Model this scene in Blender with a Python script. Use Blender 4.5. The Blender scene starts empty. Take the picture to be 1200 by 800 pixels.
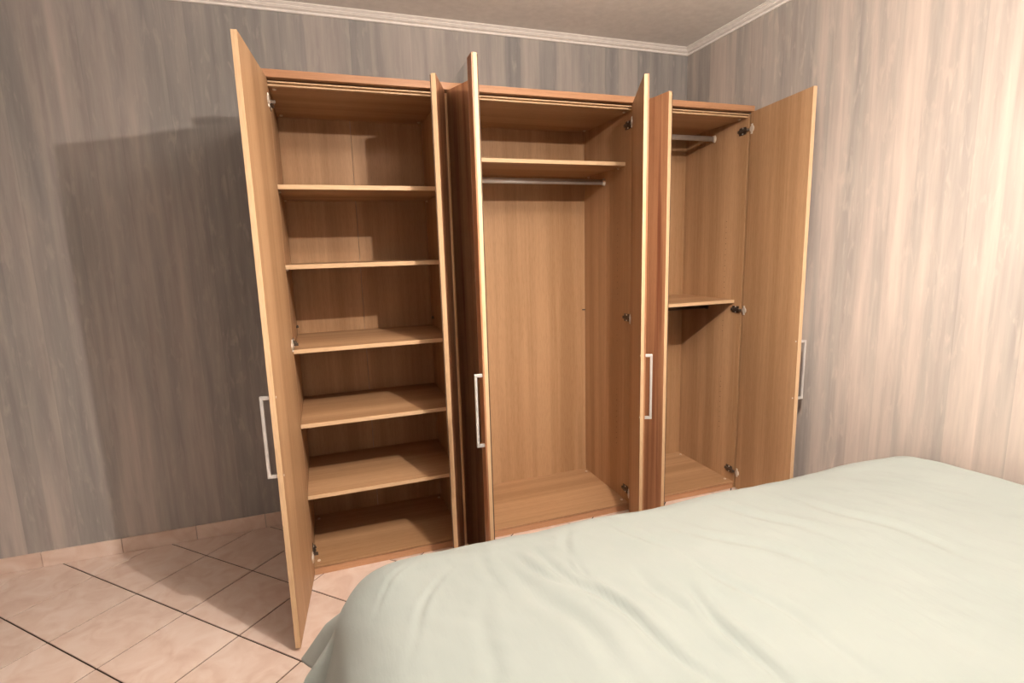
import bpy, bmesh, math, random
from mathutils import Vector, Matrix, noise

random.seed(7)
scene = bpy.context.scene
C = scene.collection
rad = math.radians

# ------------------------------------------------------------------ camera
CAM = Vector((0.1381, -2.4766, 1.4641))
YAW, PITCH, ROLL, FPX = 0.33574, 0.16700, -0.02820, 631.3
fw = Vector((math.sin(YAW) * math.cos(PITCH), math.cos(YAW) * math.cos(PITCH), -math.sin(PITCH)))
r0 = Vector((math.cos(YAW), -math.sin(YAW), 0)); u0 = r0.cross(fw)
rt = math.cos(ROLL) * r0 + math.sin(ROLL) * u0
up = -math.sin(ROLL) * r0 + math.cos(ROLL) * u0
cd = bpy.data.cameras.new('camera')
cd.sensor_width = 36.0; cd.sensor_fit = 'HORIZONTAL'; cd.lens = FPX / 1200 * 36
cd.clip_start = 0.02
cam = bpy.data.objects.new('camera', cd); C.objects.link(cam)
m = Matrix((rt, up, -fw)).transposed().to_4x4(); m.translation = CAM
cam.matrix_world = m
scene.camera = cam

# ------------------------------------------------------------------ light
w = bpy.data.worlds.new('world'); scene.world = w; w.use_nodes = True
w.node_tree.nodes['Background'].inputs[0].default_value = (1.0, 0.86, 0.74, 1)
w.node_tree.nodes['Background'].inputs[1].default_value = 0.05

ld = bpy.data.lights.new('ceiling_bulb', 'POINT')
ld.energy = 150; ld.color = (1.0, 0.85, 0.72); ld.shadow_soft_size = 0.018
lo = bpy.data.objects.new('ceiling_bulb', ld); C.objects.link(lo); lo.location = (1.02, -1.82, 2.38)
# made-up spread curve: lifts the low shelves and ceiling, dims the duvet below
ld.use_nodes = True
lt = ld.node_tree; le = lt.nodes['Emission']
lg = lt.nodes.new('ShaderNodeNewGeometry'); ls = lt.nodes.new('ShaderNodeSeparateXYZ'); lt.links.new(lg.outputs['Incoming'], ls.inputs[0])
lm = lt.nodes.new('ShaderNodeMapRange'); lm.inputs['From Min'].default_value = -1; lm.inputs['From Max'].default_value = 1
lt.links.new(ls.outputs['Z'], lm.inputs['Value'])
lr = lt.nodes.new('ShaderNodeFloatCurve'); cv = lr.mapping.curves[0]
for i_, (x_, y_) in enumerate(((0.0, .115), (.075, .26), (.17, .70), (.30, .51), (.45, .325), (.58, .50), (1.0, 1.0))):
    if i_ == 0: cv.points[0].location = (x_, y_)
    elif i_ == 6: cv.points[-1].location = (x_, y_)
    else: cv.points.new(x_, y_)
lr.mapping.update(); lt.links.new(lm.outputs[0], lr.inputs['Value']); lt.links.new(lr.outputs[0], le.inputs['Strength'])

vs = scene.view_settings
vs.view_transform = 'Standard'; vs.look = 'None'; vs.gamma = 1.0; vs.use_curve_mapping = False
vs.exposure = 1.0

# ------------------------------------------------------------------ materials
def mat(name):
    mt = bpy.data.materials.new(name); mt.use_nodes = True
    nt = mt.node_tree; b = nt.nodes['Principled BSDF']
    return mt, nt, b

def nd(nt, typ, **kw):
    n = nt.nodes.new(typ)
    for k, v in kw.items(): setattr(n, k, v)
    return n

def ramp(nt, stops, interp='LINEAR'):
    n = nt.nodes.new('ShaderNodeValToRGB'); n.color_ramp.interpolation = interp
    e = n.color_ramp.elements
    while len(e) < len(stops): e.new(0.5)
    for i, (p, c) in enumerate(stops):
        e[i].position = p; e[i].color = (*c, 1) if len(c) == 3 else c
    return n

def mixc(nt, mode, fac, a, b):
    n = nt.nodes.new('ShaderNodeMix'); n.data_type = 'RGBA'; n.blend_type = mode
    if isinstance(fac, (int, float)): n.inputs[0].default_value = fac
    else: nt.links.new(fac, n.inputs[0])
    for s, v in ((6, a), (7, b)):
        if hasattr(v, 'is_output'): nt.links.new(v, n.inputs[s])
        else: n.inputs[s].default_value = (*v, 1)
    return n.outputs[2]

def wood(name, axis, dark, light, streak=None, rough=0.5, seed=0.0, fleck=0.06, band=9.0, spec=0.3, contrast=1.7):
    """wood foil: long grain along `axis` ('x' or 'z'), short dashes and broad bands"""
    mt, nt, b = mat(name); L = nt.links.new
    tc = nd(nt, 'ShaderNodeTexCoord'); oi = nd(nt, 'ShaderNodeObjectInfo')
    off = nd(nt, 'ShaderNodeVectorMath', operation='SCALE'); off.inputs[0].default_value = (7.3, 3.1, 5.7)
    L(oi.outputs['Random'], off.inputs['Scale'])
    add = nd(nt, 'ShaderNodeVectorMath', operation='ADD'); L(tc.outputs['Object'], add.inputs[0]); L(off.outputs[0], add.inputs[1])
    def stretched(across, along):
        mp = nd(nt, 'ShaderNodeMapping'); L(add.outputs[0], mp.inputs['Vector'])
        s = [across] * 3; s['xyz'.index(axis)] = along
        mp.inputs['Scale'].default_value = s; mp.inputs['Location'].default_value = (seed, seed * 2, seed * 3)
        return mp.outputs[0]
    n1 = nd(nt, 'ShaderNodeTexNoise'); L(stretched(band, 0.18), n1.inputs['Vector']); n1.inputs['Scale'].default_value = 1; n1.inputs['Detail'].default_value = 3.5
    n2 = nd(nt, 'ShaderNodeTexNoise'); L(stretched(70, 2.0), n2.inputs['Vector']); n2.inputs['Scale'].default_value = 1; n2.inputs['Detail'].default_value = 4
    n3 = nd(nt, 'ShaderNodeTexNoise'); L(stretched(420, 22), n3.inputs['Vector']); n3.inputs['Scale'].default_value = 1; n3.inputs['Detail'].default_value = 1
    a = nd(nt, 'ShaderNodeMath', operation='MULTIPLY'); L(n1.outputs['Fac'], a.inputs[0]); a.inputs[1].default_value = 0.75
    c = nd(nt, 'ShaderNodeMath', operation='MULTIPLY_ADD'); L(n2.outputs['Fac'], c.inputs[0]); c.inputs[1].default_value = 0.25; L(a.outputs[0], c.inputs[2])
    k = 0.17 / contrast
    rp = ramp(nt, [(0.5 - k, dark), (0.5 + k, light)]); L(c.outputs[0], rp.inputs[0])
    col = rp.outputs[0]
    if streak:
        n4 = nd(nt, 'ShaderNodeTexNoise'); L(stretched(26, 0.7), n4.inputs['Vector']); n4.inputs['Scale'].default_value = 1; n4.inputs['Detail'].default_value = 5; n4.inputs['Distortion'].default_value = 0.4
        r4 = ramp(nt, [(0.52, (0, 0, 0)), (0.70, (1, 1, 1))]); L(n4.outputs['Fac'], r4.inputs[0])
        col = mixc(nt, 'MIX', r4.outputs[0], col, streak)
    r3 = ramp(nt, [(0.36, (0.72, 0.68, 0.62)), (0.5, (1, 1, 1))]); L(n3.outputs['Fac'], r3.inputs[0])
    col = mixc(nt, 'MULTIPLY', min(1.0, fleck * 6), col, r3.outputs[0])
    L(col, b.inputs['Base Color'])
    b.inputs['Roughness'].default_value = rough
    b.inputs['Specular IOR Level'].default_value = spec
    bp = nd(nt, 'ShaderNodeBump'); bp.inputs['Strength'].default_value = 0.05; bp.inputs['Distance'].default_value = 0.001
    L(n2.outputs['Fac'], bp.inputs['Height']); L(bp.outputs[0], b.inputs['Normal'])
    return mt

BEECH_D, BEECH_L = (0.370, 0.218, 0.114), (0.490, 0.308, 0.174)
M = {}
M['beech_v'] = wood('beech_foil_upright', 'z', BEECH_D, BEECH_L)
M['beech_h'] = wood('beech_foil_lengthwise', 'x', BEECH_D, BEECH_L)
M['edge_v'] = wood('beech_edging_upright', 'z', (0.56, 0.39, 0.235), (0.66, 0.475, 0.30))
M['edge_h'] = wood('beech_edging_lengthwise', 'x', (0.56, 0.39, 0.235), (0.66, 0.475, 0.30))
M['core_v'] = wood('core_beech_upright', 'z', (0.27, 0.115, 0.055), (0.44, 0.22, 0.115), streak=(0.20, 0.07, 0.033), rough=0.42, band=22, contrast=1.1)
M['core_h'] = wood('core_beech_lengthwise', 'x', (0.40, 0.205, 0.11), (0.50, 0.285, 0.165), rough=0.45, band=14)

def plain(name, col, rough=0.5, metal=0.0, bump=None, spec=0.5):
    mt, nt, b = mat(name); L = nt.links.new
    tc = nd(nt, 'ShaderNodeTexCoord'); n = nd(nt, 'ShaderNodeTexNoise'); n.inputs['Scale'].default_value = 30; n.inputs['Detail'].default_value = 4
    L(tc.outputs['Object'], n.inputs['Vector'])
    rp = ramp(nt, [(0.3, tuple(c * 0.94 for c in col)), (0.7, tuple(min(1, c * 1.04) for c in col))]); L(n.outputs['Fac'], rp.inputs[0])
    L(rp.outputs[0], b.inputs['Base Color'])
    b.inputs['Roughness'].default_value = rough; b.inputs['Metallic'].default_value = metal; b.inputs['Specular IOR Level'].default_value = spec
    if bump:
        n2 = nd(nt, 'ShaderNodeTexNoise'); n2.inputs['Scale'].default_value = bump[0]; L(tc.outputs['Object'], n2.inputs['Vector'])
        bp = nd(nt, 'ShaderNodeBump'); bp.inputs['Strength'].default_value = bump[1]; bp.inputs['Distance'].default_value = 0.002
        L(n2.outputs['Fac'], bp.inputs['Height']); L(bp.outputs[0], b.inputs['Normal'])
    return mt

M['mirror'] = plain('mirror_glass', (0.86, 0.88, 0.86), 0.01, 1.0)
M['steel'] = plain('satin_steel', (0.66, 0.66, 0.66), 0.38, 0.55)
M['nickel'] = plain('nickel_plated', (0.78, 0.74, 0.68), 0.34, 0.55)
M['tube'] = plain('chromed_tube', (0.55, 0.52, 0.49), 0.5, 0.6)
M['darkmetal'] = plain('dark_hinge_metal', (0.14, 0.11, 0.09), 0.35, 0.8)
M['black'] = plain('black_plastic', (0.015, 0.014, 0.013), 0.5)
M['peg'] = plain('beige_plastic', (0.70, 0.58, 0.46), 0.45)
M['hole'] = plain('drilled_hole', (0.06, 0.035, 0.02), 0.9)
M['ceiling'] = plain('ceiling_paint', (0.86, 0.84, 0.82), 0.9, bump=(120, 0.1))
M['cornice'] = plain('cornice_plaster', (0.86, 0.83, 0.81), 0.7)
M['grout'] = plain('floor_grout', (0.05, 0.03, 0.022), 0.95)
M['mattress'] = plain('mattress_ticking', (0.70, 0.68, 0.64), 0.9)
M['dark_brown'] = plain('brown_strip', (0.10, 0.055, 0.03), 0.6)
M['bedwood'] = wood('bed_frame_wood', 'x', (0.40, 0.22, 0.11), (0.5, 0.28, 0.15))

def wallpaper(name, axis, tone=(1.0, 1.0, 1.0)):
    """whitewashed grey plank print: upright boards of uneven tone with streaks"""
    mt, nt, b = mat(name); L = nt.links.new
    geo = nd(nt, 'ShaderNodeNewGeometry'); sep = nd(nt, 'ShaderNodeSeparateXYZ'); L(geo.outputs['Position'], sep.inputs[0])
    u = sep.outputs['X'] if axis == 'x' else sep.outputs['Y']
    # uneven board widths: warp the coordinate slightly
    wn = nd(nt, 'ShaderNodeTexNoise', noise_dimensions='1D'); wn.inputs['Scale'].default_value = 6; L(u, wn.inputs['W'])
    wa = nd(nt, 'ShaderNodeMath', operation='MULTIPLY_ADD'); L(wn.outputs['Fac'], wa.inputs[0]); wa.inputs[1].default_value = 0.10; L(u, wa.inputs[2])
    sc = nd(nt, 'ShaderNodeMath', operation='MULTIPLY'); L(wa.outputs[0], sc.inputs[0]); sc.inputs[1].default_value = 9.5
    fl = nd(nt, 'ShaderNodeMath', operation='FLOOR'); L(sc.outputs[0], fl.inputs[0])
    wh = nd(nt, 'ShaderNodeTexWhiteNoise', noise_dimensions='1D'); L(fl.outputs[0], wh.inputs['W'])
    rp = ramp(nt, [(0.1, (0.275, 0.275, 0.275)), (0.35, (0.33, 0.322, 0.315)), (0.6, (0.395, 0.372, 0.357)), (0.9, (0.47, 0.435, 0.413))]); mp0 = nd(nt, 'ShaderNodeMapping'); mp0.inputs['Scale'].default_value = (11, 11, 0.8); L(geo.outputs['Position'], mp0.inputs['Vector'])
    n0 = nd(nt, 'ShaderNodeTexNoise'); n0.inputs['Scale'].default_value = 1; n0.inputs['Detail'].default_value = 4; L(mp0.outputs[0], n0.inputs['Vector'])
    m0 = nd(nt, 'ShaderNodeMapRange'); m0.inputs['From Min'].default_value = 0.28; m0.inputs['From Max'].default_value = 0.72; L(n0.outputs['Fac'], m0.inputs['Value'])
    mx0 = nd(nt, 'ShaderNodeMix'); mx0.inputs[0].default_value = 0.55; L(wh.outputs['Value'], mx0.inputs[2]); L(m0.outputs[0], mx0.inputs[3])
    L(mx0.outputs[0], rp.inputs[0])
    mp = nd(nt, 'ShaderNodeMapping'); mp.inputs['Scale'].default_value = (26, 26, 1.6); L(geo.outputs['Position'], mp.inputs['Vector'])
    n1 = nd(nt, 'ShaderNodeTexNoise'); n1.inputs['Scale'].default_value = 1; n1.inputs['Detail'].default_value = 6; n1.inputs['Roughness'].default_value = 0.6; L(mp.outputs[0], n1.inputs['Vector'])
    r1 = ramp(nt, [(0.3, (0.82, 0.82, 0.83)), (0.55, (1, 1, 1)), (0.72, (1.14, 1.12, 1.10))]); L(n1.outputs['Fac'], r1.inputs[0])
    col = mixc(nt, 'MULTIPLY', 1.0, rp.outputs[0], r1.outputs[0])
    mp2 = nd(nt, 'ShaderNodeMapping'); mp2.inputs['Scale'].default_value = (42, 42, 9); L(geo.outputs['Position'], mp2.inputs['Vector'])
    n2 = nd(nt, 'ShaderNodeTexNoise'); n2.inputs['Scale'].default_value = 1; n2.inputs['Detail'].default_value = 5; L(mp2.outputs[0], n2.inputs['Vector'])
    r2 = ramp(nt, [(0.55, (0, 0, 0)), (0.72, (1, 1, 1))]); n2.inputs['Distortion'].default_value = 0.6; L(n2.outputs['Fac'], r2.inputs[0])
    f2 = nd(nt, 'ShaderNodeMath', operation='MULTIPLY'); L(r2.outputs[0], f2.inputs[0]); f2.inputs[1].default_value = 0.5
    col = mixc(nt, 'MIX', f2.outputs[0], col, (0.46, 0.425, 0.40))
    # thin joint line printed between boards
    fr = nd(nt, 'ShaderNodeMath', operation='FRACT'); L(sc.outputs[0], fr.inputs[0])
    rj = ramp(nt, [(0.0, (0.82, 0.82, 0.82)), (0.05, (1, 1, 1))]); L(fr.outputs[0], rj.inputs[0])
    col = mixc(nt, 'MULTIPLY', 0.3, col, rj.outputs[0])
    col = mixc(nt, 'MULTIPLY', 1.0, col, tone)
    L(col, b.inputs['Base Color']); b.inputs['Roughness'].default_value = 0.75; b.inputs['Specular IOR Level'].default_value = 0.25
    return mt
M['paper_x'] = wallpaper('plank_wallpaper_long', 'x')
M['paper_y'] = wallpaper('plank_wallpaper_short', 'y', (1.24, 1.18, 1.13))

def tile_mat():
    mt, nt, b = mat('marbled_floor_tile'); L = nt.links.new
    geo = nd(nt, 'ShaderNodeNewGeometry'); oi = nd(nt, 'ShaderNodeObjectInfo')
    n = nd(nt, 'ShaderNodeTexNoise'); n.inputs['Scale'].default_value = 9; n.inputs['Detail'].default_value = 6; n.inputs['Distortion'].default_value = 1.2; L(geo.outputs['Position'], n.inputs['Vector'])
    rp = ramp(nt, [(0.30, (0.66, 0.51, 0.44)), (0.5, (0.73, 0.60, 0.53)), (0.68, (0.78, 0.67, 0.61))]); L(n.outputs['Fac'], rp.inputs[0])
    rr = ramp(nt, [(0, (0.93, 0.92, 0.91)), (1, (1.04, 1.03, 1.02))]); L(oi.outputs['Random'], rr.inputs[0])
    col = mixc(nt, 'MULTIPLY', 1.0, rp.outputs[0], rr.outputs[0])
    L(col, b.inputs['Base Color']); b.inputs['Roughness'].default_value = 0.38
    return mt
M['tile'] = tile_mat()

def duvet_mat():
    mt, nt, b = mat('sage_cotton'); L = nt.links.new
    tc = nd(nt, 'ShaderNodeTexCoord')
    n = nd(nt, 'ShaderNodeTexNoise'); n.inputs['Scale'].default_value = 5; n.inputs['Detail'].default_value = 3; L(tc.outputs['Object'], n.inputs['Vector'])
    rp = ramp(nt, [(0.3, (0.335, 0.395, 0.388)), (0.7, (0.355, 0.412, 0.405))]); L(n.outputs['Fac'], rp.inputs[0])
    L(rp.outputs[0], b.inputs['Base Color']); b.inputs['Roughness'].default_value = 0.85; b.inputs['Specular IOR Level'].default_value = 0.15
    b.inputs['Sheen Weight'].default_value = 0.15
    n2 = nd(nt, 'ShaderNodeTexNoise'); n2.inputs['Scale'].default_value = 900; L(tc.outputs['Object'], n2.inputs['Vector'])
    n3 = nd(nt, 'ShaderNodeTexNoise'); n3.inputs['Scale'].default_value = 28; n3.inputs['Detail'].default_value = 4; L(tc.outputs['Object'], n3.inputs['Vector'])
    mp = nd(nt, 'ShaderNodeMapping'); mp.inputs['Rotation'].default_value = (0, 0, 0.25); mp.inputs['Scale'].default_value = (46, 12, 20); L(tc.outputs['Object'], mp.inputs['Vector'])
    n3.inputs['Scale'].default_value = 1; n3.inputs['Detail'].default_value = 5; L(mp.outputs[0], n3.inputs['Vector'])
    a = nd(nt, 'ShaderNodeMath', operation='MULTIPLY_ADD'); L(n2.outputs['Fac'], a.inputs[0]); a.inputs[1].default_value = 0.08; L(n3.outputs['Fac'], a.inputs[2])
    bp = nd(nt, 'ShaderNodeBump'); bp.inputs['Strength'].default_value = 0.25; bp.inputs['Distance'].default_value = 0.006
    L(a.outputs[0], bp.inputs['Height']); L(bp.outputs[0], b.inputs['Normal'])
    return mt
M['duvet'] = duvet_mat()

# ------------------------------------------------------------------ helpers
def tag(o, label=None, cat=None, group=None, kind=None):
    if label: o['label'] = label
    if cat: o['category'] = cat
    if group: o['group'] = group
    if kind: o['kind'] = kind
    return o

def link(name, bm, mats, parent=None, loc=(0, 0, 0), smooth=False):
    me = bpy.data.meshes.new(name); bm.normal_update(); bm.to_mesh(me); bm.free()
    for mm in (mats if isinstance(mats, (list, tuple)) else [mats]): me.materials.append(M[mm])
    if smooth:
        for f in me.polygons: f.use_smooth = True
    o = bpy.data.objects.new(name, me); C.objects.link(o); o.location = loc
    if parent: o.parent = parent
    return o

def add_box(bm, x0, x1, y0, y1, z0, z1, bevel=0.0, mi=0):
    if x1 < x0: x0, x1 = x1, x0
    vs_ = [bm.verts.new((x, y, z)) for x in (x0, x1) for y in (y0, y1) for z in (z0, z1)]
    fs = []
    for idx in ((0, 1, 3, 2), (4, 6, 7, 5), (0, 4, 5, 1), (2, 3, 7, 6), (0, 2, 6, 4), (1, 5, 7, 3)):
        f = bm.faces.new([vs_[i] for i in idx]); f.material_index = mi; fs.append(f)
    if bevel > 0:
        es = list({e for f in fs for e in f.edges})
        r = bmesh.ops.bevel(bm, geom=es, offset=bevel, segments=2, affect='EDGES', profile=0.5)
        for f in r['faces']: f.material_index = mi
    return fs

def box(name, x0, x1, y0, y1, z0, z1, m_, parent=None, bevel=0.0, front=None):
    """box as an object with its origin at the centre; `front` = material of the -Y face"""
    c = Vector(((x0 + x1) / 2, (y0 + y1) / 2, (z0 + z1) / 2))
    bm = bmesh.new()
    add_box(bm, x0 - c.x, x1 - c.x, y0 - c.y, y1 - c.y, z0 - c.z, z1 - c.z, bevel)
    ms = [m_]
    if front:
        ms.append(front); bm.normal_update()
        for f in bm.faces:
            if f.normal.y < -0.5: f.material_index = 1
    return link(name, bm, ms, parent, c - (parent.location if parent else Vector()))

def add_cyl(bm, p, q, r, n=12, ry=None, cap=True):
    p = Vector(p); q = Vector(q); d = (q - p).normalized()
    a = d.orthogonal().normalized() if abs(d.x) < 0.9 else Vector((0, 1, 0))
    bb = d.cross(a).normalized(); ry = ry or r
    ra = [bm.verts.new(p + a * (r * math.cos(t)) + bb * (ry * math.sin(t))) for t in [2 * math.pi * i / n for i in range(n)]]
    rb = [bm.verts.new(v.co + (q - p)) for v in ra]
    for i in range(n): bm.faces.new((ra[i], ra[(i + 1) % n], rb[(i + 1) % n], rb[i]))
    if cap: bm.faces.new(ra[::-1]); bm.faces.new(rb)

# ------------------------------------------------------------------ room shell
XL, XR, YB, YF, ZC = -1.6, 2.44, 0.59, -3.3, 2.68
def structure(o): o['kind'] = 'structure'; return o
structure(box('wall_back', XL - .1, XR + .1, YB, YB + .1, -.1, ZC + .1, 'paper_x'))
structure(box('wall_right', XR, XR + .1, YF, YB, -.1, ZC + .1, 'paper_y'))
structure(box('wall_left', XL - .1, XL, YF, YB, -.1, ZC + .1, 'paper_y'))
structure(box('wall_front', XL - .1, XR + .1, YF - .1, YF, -.1, ZC + .1, 'paper_x'))
structure(box('ceiling', XL, XR, YF, YB, ZC, ZC + .1, 'ceiling'))
floor = structure(box('floor', XL, XR, YF, YB, -.08, -.004, 'grout'))

# diagonal tiles, laid at 45 degrees; tiles cut along the walls get their own mesh
S = 0.3333; HD = S / math.sqrt(2)
VX, VY = -0.045, -0.075
G = 0.0065
def tile_mesh(poly):
    bm = bmesh.new()
    n = len(poly); cx = sum(p[0] for p in poly) / n; cy = sum(p[1] for p in poly) / n
    lo_ = [bm.verts.new((x, y, -.006)) for x, y in poly]
    mi = [bm.verts.new((x, y, -.0012)) for x, y in poly]
    hi = []
    for x, y in poly:
        d = math.hypot(x - cx, y - cy); k = max(0.0, 1 - .002 / d) if d > 0 else 1
        hi.append(bm.verts.new((cx + (x - cx) * k, cy + (y - cy) * k, 0)))
    for i in range(n):
        j = (i + 1) % n
        bm.faces.new((lo_[i], lo_[j], mi[j], mi[i])); bm.faces.new((mi[i], mi[j], hi[j], hi[i]))
    bm.faces.new(hi)
    me = bpy.data.meshes.new('tile'); bm.normal_update(); bm.to_mesh(me); bm.free(); me.materials.append(M['tile'])
    return me
def clip(poly, ax, val, keep_less):
    out = []
    for i in range(len(poly)):
        a, b_ = poly[i], poly[(i + 1) % len(poly)]
        ia = (a[ax] <= val) == keep_less; ib = (b_[ax] <= val) == keep_less
        if ia: out.append(a)
        if ia != ib:
            t = (val - a[ax]) / (b_[ax] - a[ax]); out.append((a[0] + t * (b_[0] - a[0]), a[1] + t * (b_[1] - a[1])))
    return out
dd = HD - G * math.sqrt(2) / 2
full = [(dd, 0), (0, dd), (-dd, 0), (0, -dd)]
full_me = tile_mesh(full)
for i in range(-12, 16):
    for j in range(-18, 6):
        if (i + j) % 2 == 0: continue           # tile centres sit between lattice corners
        cx, cy = VX + i * HD, VY + j * HD
        if cx + HD < XL or cx - HD > XR or cy + HD < YF or cy - HD > YB: continue
        poly = [(cx + x, cy + y) for x, y in full]
        if min(x for x, y in poly) < XL or max(x for x, y in poly) > XR or min(y for x, y in poly) < YF or max(y for x, y in poly) > YB:
            for ax, v, l in ((0, XL + .001, False), (0, XR - .001, True), (1, YF + .001, False), (1, YB - .001, True)):
                poly = clip(poly, ax, v, l)
                if len(poly) < 3: break
            if len(poly) < 3: continue
            area = abs(sum(poly[k][0] * poly[(k + 1) % len(poly)][1] - poly[(k + 1) % len(poly)][0] * poly[k][1] for k in range(len(poly)))) / 2
            if area < 0.002: continue
            me = tile_mesh([(x - cx, y - cy) for x, y in poly])
        else: me = full_me
        o = bpy.data.objects.new('tile', me); C.objects.link(o)
        o.parent = floor; o.location = Vector((cx, cy, 0)) - floor.location

# tile skirting along the back and right walls
def skirting(name, horiz):
    ob = structure(bpy.data.objects.new(name, None)); C.objects.link(ob)
    if horiz:
        ob.location = (XL, YB, 0); x = XL + .01; first = True
        while x < XR - .02:
            x1 = min(x + .331, XR - .012)
            bx = box('skirting_tile', x, x1, YB - .009, YB + .001, .001, .078, 'tile', ob, .0015)
            x = x1 + .003
    else:
        ob.location = (XR, YB, 0); y = YB - .012
        while y > YF + .02:
            y1 = max(y - .331, YF + .01)
            box('skirting_tile', XR - .009, XR + .001, y1, y, .001, .078, 'tile', ob, .0015)
            y = y1 - .003
# place joints so that one falls beside the wardrobe's left end
skirting('baseboard_back', True); skirting('baseboard_right', False)

# stepped ceiling cornice, mitred in the corners
PROF = [(0, -.036), (.007, -.036), (.009, -.033), (.009, -.026), (.013, -.024), (.022, -.021), (.026, -.015), (.030, -.015), (.030, -.010), (.036, -.009), (.039, -.005), (.045, -.005), (.046, 0)]
def cornice(name, ax):
    bm = bmesh.new(); ring = []
    for d, z in PROF:
        if ax == 'back': a, b_ = (XL + d, YB - d), (XR - d, YB - d)
        elif ax == 'right': a, b_ = (XR - d, YB - d), (XR - d, YF + d)
        elif ax == 'left': a, b_ = (XL + d, YF + d), (XL + d, YB - d)
        else: a, b_ = (XR - d, YF + d), (XL + d, YF + d)
        ring.append((bm.verts.new((*a, ZC + z)), bm.verts.new((*b_, ZC + z))))
    for p_, q_ in zip(ring, ring[1:]): bm.faces.new((p_[0], p_[1], q_[1], q_[0]))
    bmesh.ops.recalc_face_normals(bm, faces=bm.faces)
    return structure(link(name, bm, 'cornice'))
for n_, a_ in (('trim_1', 'back'), ('trim_2', 'right'), ('trim_3', 'left'), ('trim_4', 'front')): cornice(n_, a_)

# ------------------------------------------------------------------ wardrobe
T = 0.016
W0, W1 = 0.0, 2.4                    # inner faces of the outer sides
P1 = (0.709, 0.725); P2 = (1.675, 1.691)
DB = 0.53                            # back panel face
ZB, ZT = 0.045, 2.140                # top of the bottom boards, underside of the top boards
ward = bpy.data.objects.new('wardrobe', None); C.objects.link(ward)
tag(ward, 'long beech wardrobe with all six doors open and empty shelves inside', 'wardrobe')
def wbox(*a, **k): return box(*a, parent=ward, **k)
wbox('side_panel', W0 - .018, W0, 0, DB + .02, .004, ZT + .018, 'beech_v', bevel=.0007)
wbox('side_panel', W1, W1 + .018, 0, DB + .02, .004, ZT + .018, 'beech_v', bevel=.0007)
wbox('partition', P1[0], P1[1], 0, DB, .004, ZT + .018, 'beech_v', bevel=.0007, front='edge_v')
wbox('partition', P2[0], P2[1], 0, DB, .004, ZT + .018, 'beech_v', bevel=.0007, front='edge_v')
SECT = ((W0, P1[0]), (P1[1], P2[0]), (P2[1], W1))
e = .0004
for a, b_ in SECT:
    wbox('bottom_panel', a + e, b_ - e, .009, DB, ZB - .019, ZB, 'beech_h', bevel=.001)
    wbox('top_panel', a + e, b_ - e, .014, DB, ZT, ZT + .018, 'beech_h', bevel=.0007, front='edge_h')
    for z, y in ((ZT + .0005, .000), (ZT + .0125, -.004)): wbox('bead', a + e, b_ - e, y, .0138, z, z + .0058, 'edge_h', bevel=.0012)
    wbox('bead', a + e, b_ - e, .001, .0088, ZB - .0065, ZB - .001, 'beech_h', bevel=.001); wbox('bead', a + e, b_ - e, .000, .0088, ZB - .019, ZB - .011, 'core_h', bevel=.001)
    wbox('plinth', a + e, b_ - e, .002, .018, .001, ZB - .0195, 'core_h', bevel=.0007)
for a, b_ in ((W0, .342), (.3432, P1[0]), (P1[1], P2[0]), (P2[1], 2.05), (2.0512, W1)):
    wbox('back_panel', a + e, b_ - e, DB, DB + .004, ZB - .015, ZT + .01, 'beech_v')
wbox('cornice_board', W0 - .024, W1 + .016, -.026, .06, 2.1665, 2.196, 'core_h', bevel=.0015)
wbox('roof_board', W0 - .018, W1 + .016, .0602, DB + .02, ZT + .0185, ZT + .022, 'beech_h')

# shelves
TS = .019
def shelf(sec, z, yf, parent=ward):
    a, b_ = SECT[sec]
    wbox('shelf', a + .001, b_ - .001, yf, DB - .004, z - TS / 2, z + TS / 2, 'beech_h', bevel=.001, front='edge_h')
    for x, s in ((a, 1), (b_, -1)):       # support pegs under the shelf
        for y in (yf + .07, DB - .06):
            bm = bmesh.new(); zz = z - TS / 2 - .004
            add_cyl(bm, (0, 0, 0), (s * .009, 0, 0), .0035, 10)
            add_cyl(bm, (0, 0, 0), (s * .0025, 0, 0), .006, 10)
            link('shelf_peg', bm, 'peg', ward, (x, y, zz))
LEFT_Z = (1.750, 1.421, 1.057, .719, .381)
for z in LEFT_Z: shelf(0, z, .006)
shelf(1, 1.890, .062)
shelf(2, 1.137, .050)

# corner connectors, white-capped
def cap(x, y, z, d):
    bm = bmesh.new(); add_cyl(bm, (0, 0, 0), Vector(d) * .004, .0075, 12)
    add_cyl(bm, Vector(d) * .004, Vector(d) * .0055, .005, 10)
    link('connector_cap', bm, 'peg', ward, (x, y, z))
for a, b_ in SECT:
    for x in (a + .022, b_ - .022):
        for y in (.045, DB - .05):
            cap(x, y, ZT, (0, 0, -1)); 
            cap(x, y, ZB, (0, 0, 1))

# system holes on the inner faces
for x, s in ((P2[0], -1), (W1, -1), (P1[0], -1)):
    for z0, z1 in ((.35, .70), (.95, 1.02), (1.18, 1.62)):
        z = z0
        while z < z1:
            for y in (.14,):
                bm = bmesh.new(); add_cyl(bm, (0, 0, 0), (s * .0006, 0, 0), .0022, 8)
                link('peg_hole', bm, 'hole', ward, (x, y, z))
            z += .032

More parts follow.
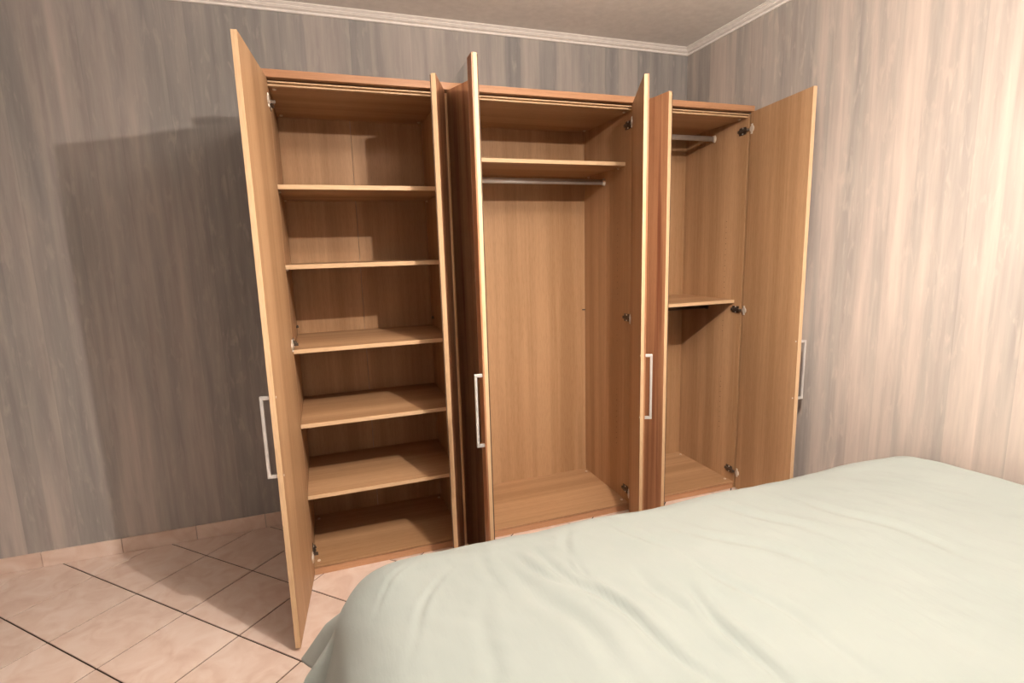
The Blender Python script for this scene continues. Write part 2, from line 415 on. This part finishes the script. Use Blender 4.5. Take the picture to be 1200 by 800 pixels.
# hanging rails
def rail(sec, y, z, mm):
    a, b_ = SECT[sec]
    bm = bmesh.new(); add_cyl(bm, (a + .003, 0, 0), (b_ - .003, 0, 0), .0075, 20, .015)
    r_ = link('hanging_rail', bm, mm, ward, (0, y, z), True)
    for x, s in ((a, 1), (b_, -1)):
        bm = bmesh.new(); add_cyl(bm, (0, 0, 0), (s * .004, 0, 0), .014, 18, .021); add_cyl(bm, (s * .004, 0, 0), (s * .014, 0, 0), .010, 18, .0175)
        k = link('rail_socket', bm, 'nickel' if mm == 'tube' else 'darkmetal', r_, (x, 0, 0))
rail(1, .285, 1.826, 'tube')
rail(2, .265, 2.080, 'tube')
rail(2, .285, 1.090, 'darkmetal')  # dark metal puts the shade under the shelf into this rail's colour

# small clips holding the back panel
for x, z in ((P2[0], 1.09), (P1[1], 1.09)):
    s = -1 if x > 1.2 else 1
    bm = bmesh.new(); add_box(bm, 0, s * .020, -.006, 0, -.004, .004, .001); add_cyl(bm, (s * .012, -.006, 0), (s * .012, -.010, 0), .005, 10)
    link('back_clip', bm, 'darkmetal', ward, (x, DB, z))
for x, z, s in ((W0, 1.11, 1), (P1[0], 1.11, -1)):
    bm = bmesh.new(); add_box(bm, 0, s * .012, -.006, .006, -.004, .004, .001); add_cyl(bm, (s * .006, 0, .002), (s * .006, 0, .010), .004, 10)
    link('shelf_clip', bm, 'darkmetal', ward, (x, DB - .07, z))

# doors: pivot on the outer front corner, local x along the door, y from outer to inner face
DT = .019
Z0, Z1 = .016, 2.163
def handle(parent, s, u):
    bm = bmesh.new(); hl = .300; so = .024; q = .006
    add_box(bm, s * (u - q), s * (u + q), -so - .010, -so, -hl / 2, hl / 2, .0012)
    for z in (-hl / 2, hl / 2 - .012): add_box(bm, s * (u - q), s * (u + q), -so + .0002, 0, z, z + .012, .0008)
    o = link('handle', bm, 'steel', parent, (0, 0, .840)); tag(o, 'slim satin steel bar handle')
    for z in (-.144, .144):                    # screw heads on the inner side
        bm = bmesh.new(); add_cyl(bm, (s * u, DT, z), (s * u, DT + .0015, z), .004, 10)
        link('handle_screw', bm, 'nickel', o)
def hinge(parent, s, z):
    bm = bmesh.new()
    add_box(bm, s * .008, s * .024, DT, DT + .003, -.026, .026, .0008)
    add_cyl(bm, (s * .020, DT, 0), (s * .020, DT + .006, 0), .0165, 18)
    for zz in (-.021, .021): add_cyl(bm, (s * .016, DT + .003, zz), (s * .016, DT + .005, zz), .004, 10)
    link('hinge', bm, 'nickel', parent, (0, 0, z))
def hinge_arm(x, s, z):
    """mounting plate and arm on the carcass side; s = direction into the compartment"""
    bm = bmesh.new()
    add_box(bm, 0, s * .004, .012, .062, -.020, .020, .0008)
    add_box(bm, s * .004, s * .013, -.006, .066, -.007, .007, .0015)
    add_cyl(bm, (s * .013, .050, 0), (s * .016, .050, 0), .005, 10)
    add_cyl(bm, (s * .013, .026, 0), (s * .015, .026, 0), .004, 10)
    add_box(bm, s * .004, s * .024, -.014, -.004, -.006, .006, .001)
    link('hinge_arm', bm, ['darkmetal'], ward, (x, 0, z))
    for zz in (-.015, .015):
        bm = bmesh.new(); add_cyl(bm, (s * .004, .034, zz), (s * .006, .034, zz), .0042, 10)
        link('hinge_screw', bm, 'nickel', ward, (x, 0, z))
HZ = (2.076, 1.092, .114)
def door(px, s, wd, ang, mirror, label, hx, hs, hnd=True, dark_edge=False):
    bm = bmesh.new()
    g = .0045 if mirror else 0.0
    add_box(bm, 0, s * wd, g, DT, Z0, Z1, .0008)
    bm.normal_update()
    for f in bm.faces:
        f.material_index = 2 if abs(f.normal.y) < .5 else (1 if f.normal.y < 0 else 0)
    o = link('door', bm, ['beech_v', 'core_v', 'edge_v'], ward, (px, -.021, 0))
    o.rotation_euler.z = -s * rad(ang); tag(o, label)
    if mirror:
        st = .062
        bm = bmesh.new(); add_box(bm, s * .002, s * (wd - st - .008), 0, .0043, Z0 + .002, Z1 - .002, .0006)
        tag(link('mirror', bm, 'mirror', o), 'tall mirror pane')
        bm = bmesh.new(); add_box(bm, s * (wd - st), s * wd, -.002, .0043, Z0, Z1, .001)
        link('edge_strip', bm, 'core_v', o)
    if dark_edge:
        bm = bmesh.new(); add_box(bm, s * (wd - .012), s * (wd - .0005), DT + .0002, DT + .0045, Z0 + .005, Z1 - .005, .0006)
        link('dark_edge_strip', bm, 'dark_brown', o)  # thin dark brown strip along the inner free edge
    if hnd: handle(o, s, wd - .014)
    for z in HZ:
        hinge(o, s, z); hinge_arm(hx, hs, z)
    return o
door(-.018, 1, .476, 95.5, False, 'wide leftmost door swung past square', W0, 1)
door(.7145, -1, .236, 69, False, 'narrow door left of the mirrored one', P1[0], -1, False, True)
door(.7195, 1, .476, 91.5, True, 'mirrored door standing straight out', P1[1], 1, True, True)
door(1.6805, -1, .476, 64, True, 'wide door showing its pale inner face', P2[0], -1)
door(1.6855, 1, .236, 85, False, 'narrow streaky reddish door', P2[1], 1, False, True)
door(2.418, -1, .476, 80, False, 'wide rightmost door beside the wall', W1, -1)

# ------------------------------------------------------------------ bed
bed = bpy.data.objects.new('bed', None); C.objects.link(bed); bed.location = (.30, -1.10, 0)
tag(bed, 'bed hidden under the pale green duvet', 'bed')
BX0, BX1, BY0, BY1 = .30, 2.40, -2.40, -1.10
for n_, a in (('side_rail', (BX0, BX1, BY1 - .025, BY1, .20, .34)), ('side_rail', (BX0, BX1, BY0, BY0 + .025, .20, .34)),
              ('foot_board', (BX0, BX0 + .025, BY0 + .0255, BY1 - .0255, .20, .34)), ('head_board', (BX1 - .03, BX1, BY0 + .0255, BY1 - .0255, .20, .50)),
              ('slat_base', (BX0 + .026, BX1 - .031, BY0 + .026, BY1 - .026, .27, .30))):
    box(n_, *a, 'bedwood', bed, .003)
for x in (BX0 + .03, BX1 - .09):
    for y in (BY0 + .03, BY1 - .09): box('leg', x, x + .06, y, y + .06, .001, .2, 'bedwood', bed, .004)
box('mattress', BX0 + .03, BX1 - .035, BY0 + .03, BY1 - .03, .3005, .50, 'mattress', bed, .03)

# duvet: a draped padded sheet, rounded over the bed's edge, one loose corner at the foot
def make_duvet():
    x0, x1 = .300, 2.28; yb, yf = -1.085, -2.36       # where the flat top ends
    R_ = .215; ZTOP = .612; OV = .45
    NU, NV = 300, 230
    bm = bmesh.new(); rows = []
    def crease(x, y, ax, ay, bx, by, wdt, amp):
        d = Vector((bx - ax, by - ay)); L_ = d.length; d /= L_
        t = (x - ax) * d.x + (y - ay) * d.y; n_ = -(x - ax) * d.y + (y - ay) * d.x
        if t < -.2 * L_ or t > 1.2 * L_: return 0.0
        k = math.sin(math.pi * min(1, max(0, (t / L_ + .2) / 1.4)))
        n_ += .012 * math.sin(t * 17)
        return amp * k * (-math.exp(-(n_ / wdt) ** 2) + .75 * math.exp(-((n_ - 1.7 * wdt) / (1.3 * wdt)) ** 2) + .55 * math.exp(-((n_ + 1.7 * wdt) / (1.3 * wdt)) ** 2))
    CR = [(.665, -1.20, .79, -1.70, .013, .013), (.735, -1.27, .745, -1.44, .007, .007), (.715, -1.24, .73, -1.40, .006, .006), (.60, -1.15, .67, -1.36, .014, .009),
          (.57, -1.22, .66, -1.66, .024, .009), (.93, -1.50, .91, -1.78, .014, .012), (.86, -1.34, .87, -1.6, .018, .006), (.47, -1.28, .37, -1.62, .018, .003),
          (1.1, -1.18, 1.3, -1.5, .02, .006), (.37, -1.16, .25, -1.40, .010, .003), (.42, -1.12, .28, -1.30, .008, .002), (.30, -1.05, .20, -1.20, .008, .003),
          (.52, -1.05, .50, -1.30, .014, .0025), (.80, -1.06, .74, -1.20, .014, .006), (.95, -1.05, 1.0, -1.30, .016, .005), (1.35, -1.1, 1.45, -1.4, .02, .006),
          (1.02, -1.36, 1.10, -1.80, .016, .006), (1.6, -1.2, 1.7, -1.6, .02, .006)]
    for i in range(NU + 1):
        a = (x0 - OV) + (x1 + .06 - x0 + OV) * i / NU
        row = []
        for j in range(NV + 1):
            b_ = (yf - OV) + (yb - yf + 2 * OV) * j / NV
            dx = min(0, a - x0); dy = max(0, b_ - yb) + min(0, b_ - yf)
            r = math.hypot(dx, dy)
            cx, cy = max(a, x0), min(max(b_, yf), yb)
            # puffy top, lower towards the edges
            px = min(1, max(0, (cx - x0) / .5)); py = min(1, max(0, min(cy - yf, yb - cy) / .45))
            dome = .030 * (1 - (1 - px) ** 2) * (1 - (1 - py) ** 2)
            wr = .008 * noise.noise(Vector((a * 3.1, b_ * 3.1, 1.3))) + .0045 * noise.noise(Vector((a * 9 + b_ * 4, b_ * 6, 4.2))) + .0012 * noise.noise(Vector((a * 26 + b_ * 12, b_ * 16, 9.2)))
            for c_ in CR: wr += crease(a, b_, *c_)
            if r < 1e-6:
                row.append(bm.verts.new((a, b_, ZTOP - .012 + dome + wr))); continue
            ex, ey = dx / r, dy / r
            rr = r
            if dx < 0 and dy != 0:                     # round the loose corner of the sheet a little
                mx = max(abs(dx), abs(dy)); rr = mx + (r - mx) * .62
            th = math.atan2(abs(ey), abs(ex))          # 0 = foot side, pi/2 = long side
            arc = R_ * math.pi / 2
            hang = max(0, rr - arc * .82)
            t_ = min(rr, arc * .82) / R_
            out = R_ * math.sin(t_); dn = R_ * (1 - math.cos(t_))
            cw = math.sin(2 * th) if (dx < 0 and dy > 0) else 0.0
            out += hang * (.36 + .34 * cw); dn += hang * (.90 + .02 * cw)
            fold = min(1, hang / .12)
            if dx < 0 and dy > 0:
                out += fold * (.042 * math.cos((th - .80) * 8.0) - .012)
            along = (b_ if dy == 0 else 0) + (a if dx == 0 else 0)
            out += fold * .012 * math.sin(along * 19 + 1.0)
            nz = wr * max(0, 1 - rr / .3)
            row.append(bm.verts.new((cx + ex * (out + wr * .8), cy + ey * (out + wr * .8), ZTOP - .012 + dome - dn + nz)))
        rows.append(row)
    for i in range(NU):
        for j in range(NV):
            bm.faces.new((rows[i][j], rows[i + 1][j], rows[i + 1][j + 1], rows[i][j + 1]))
    o = link('duvet', bm, 'duvet', smooth=True)
    so = o.modifiers.new('thickness', 'SOLIDIFY'); so.thickness = .012; so.offset = -1
    return o
tag(make_duvet(), 'pale sage green cotton duvet spread over the bed', 'duvet')
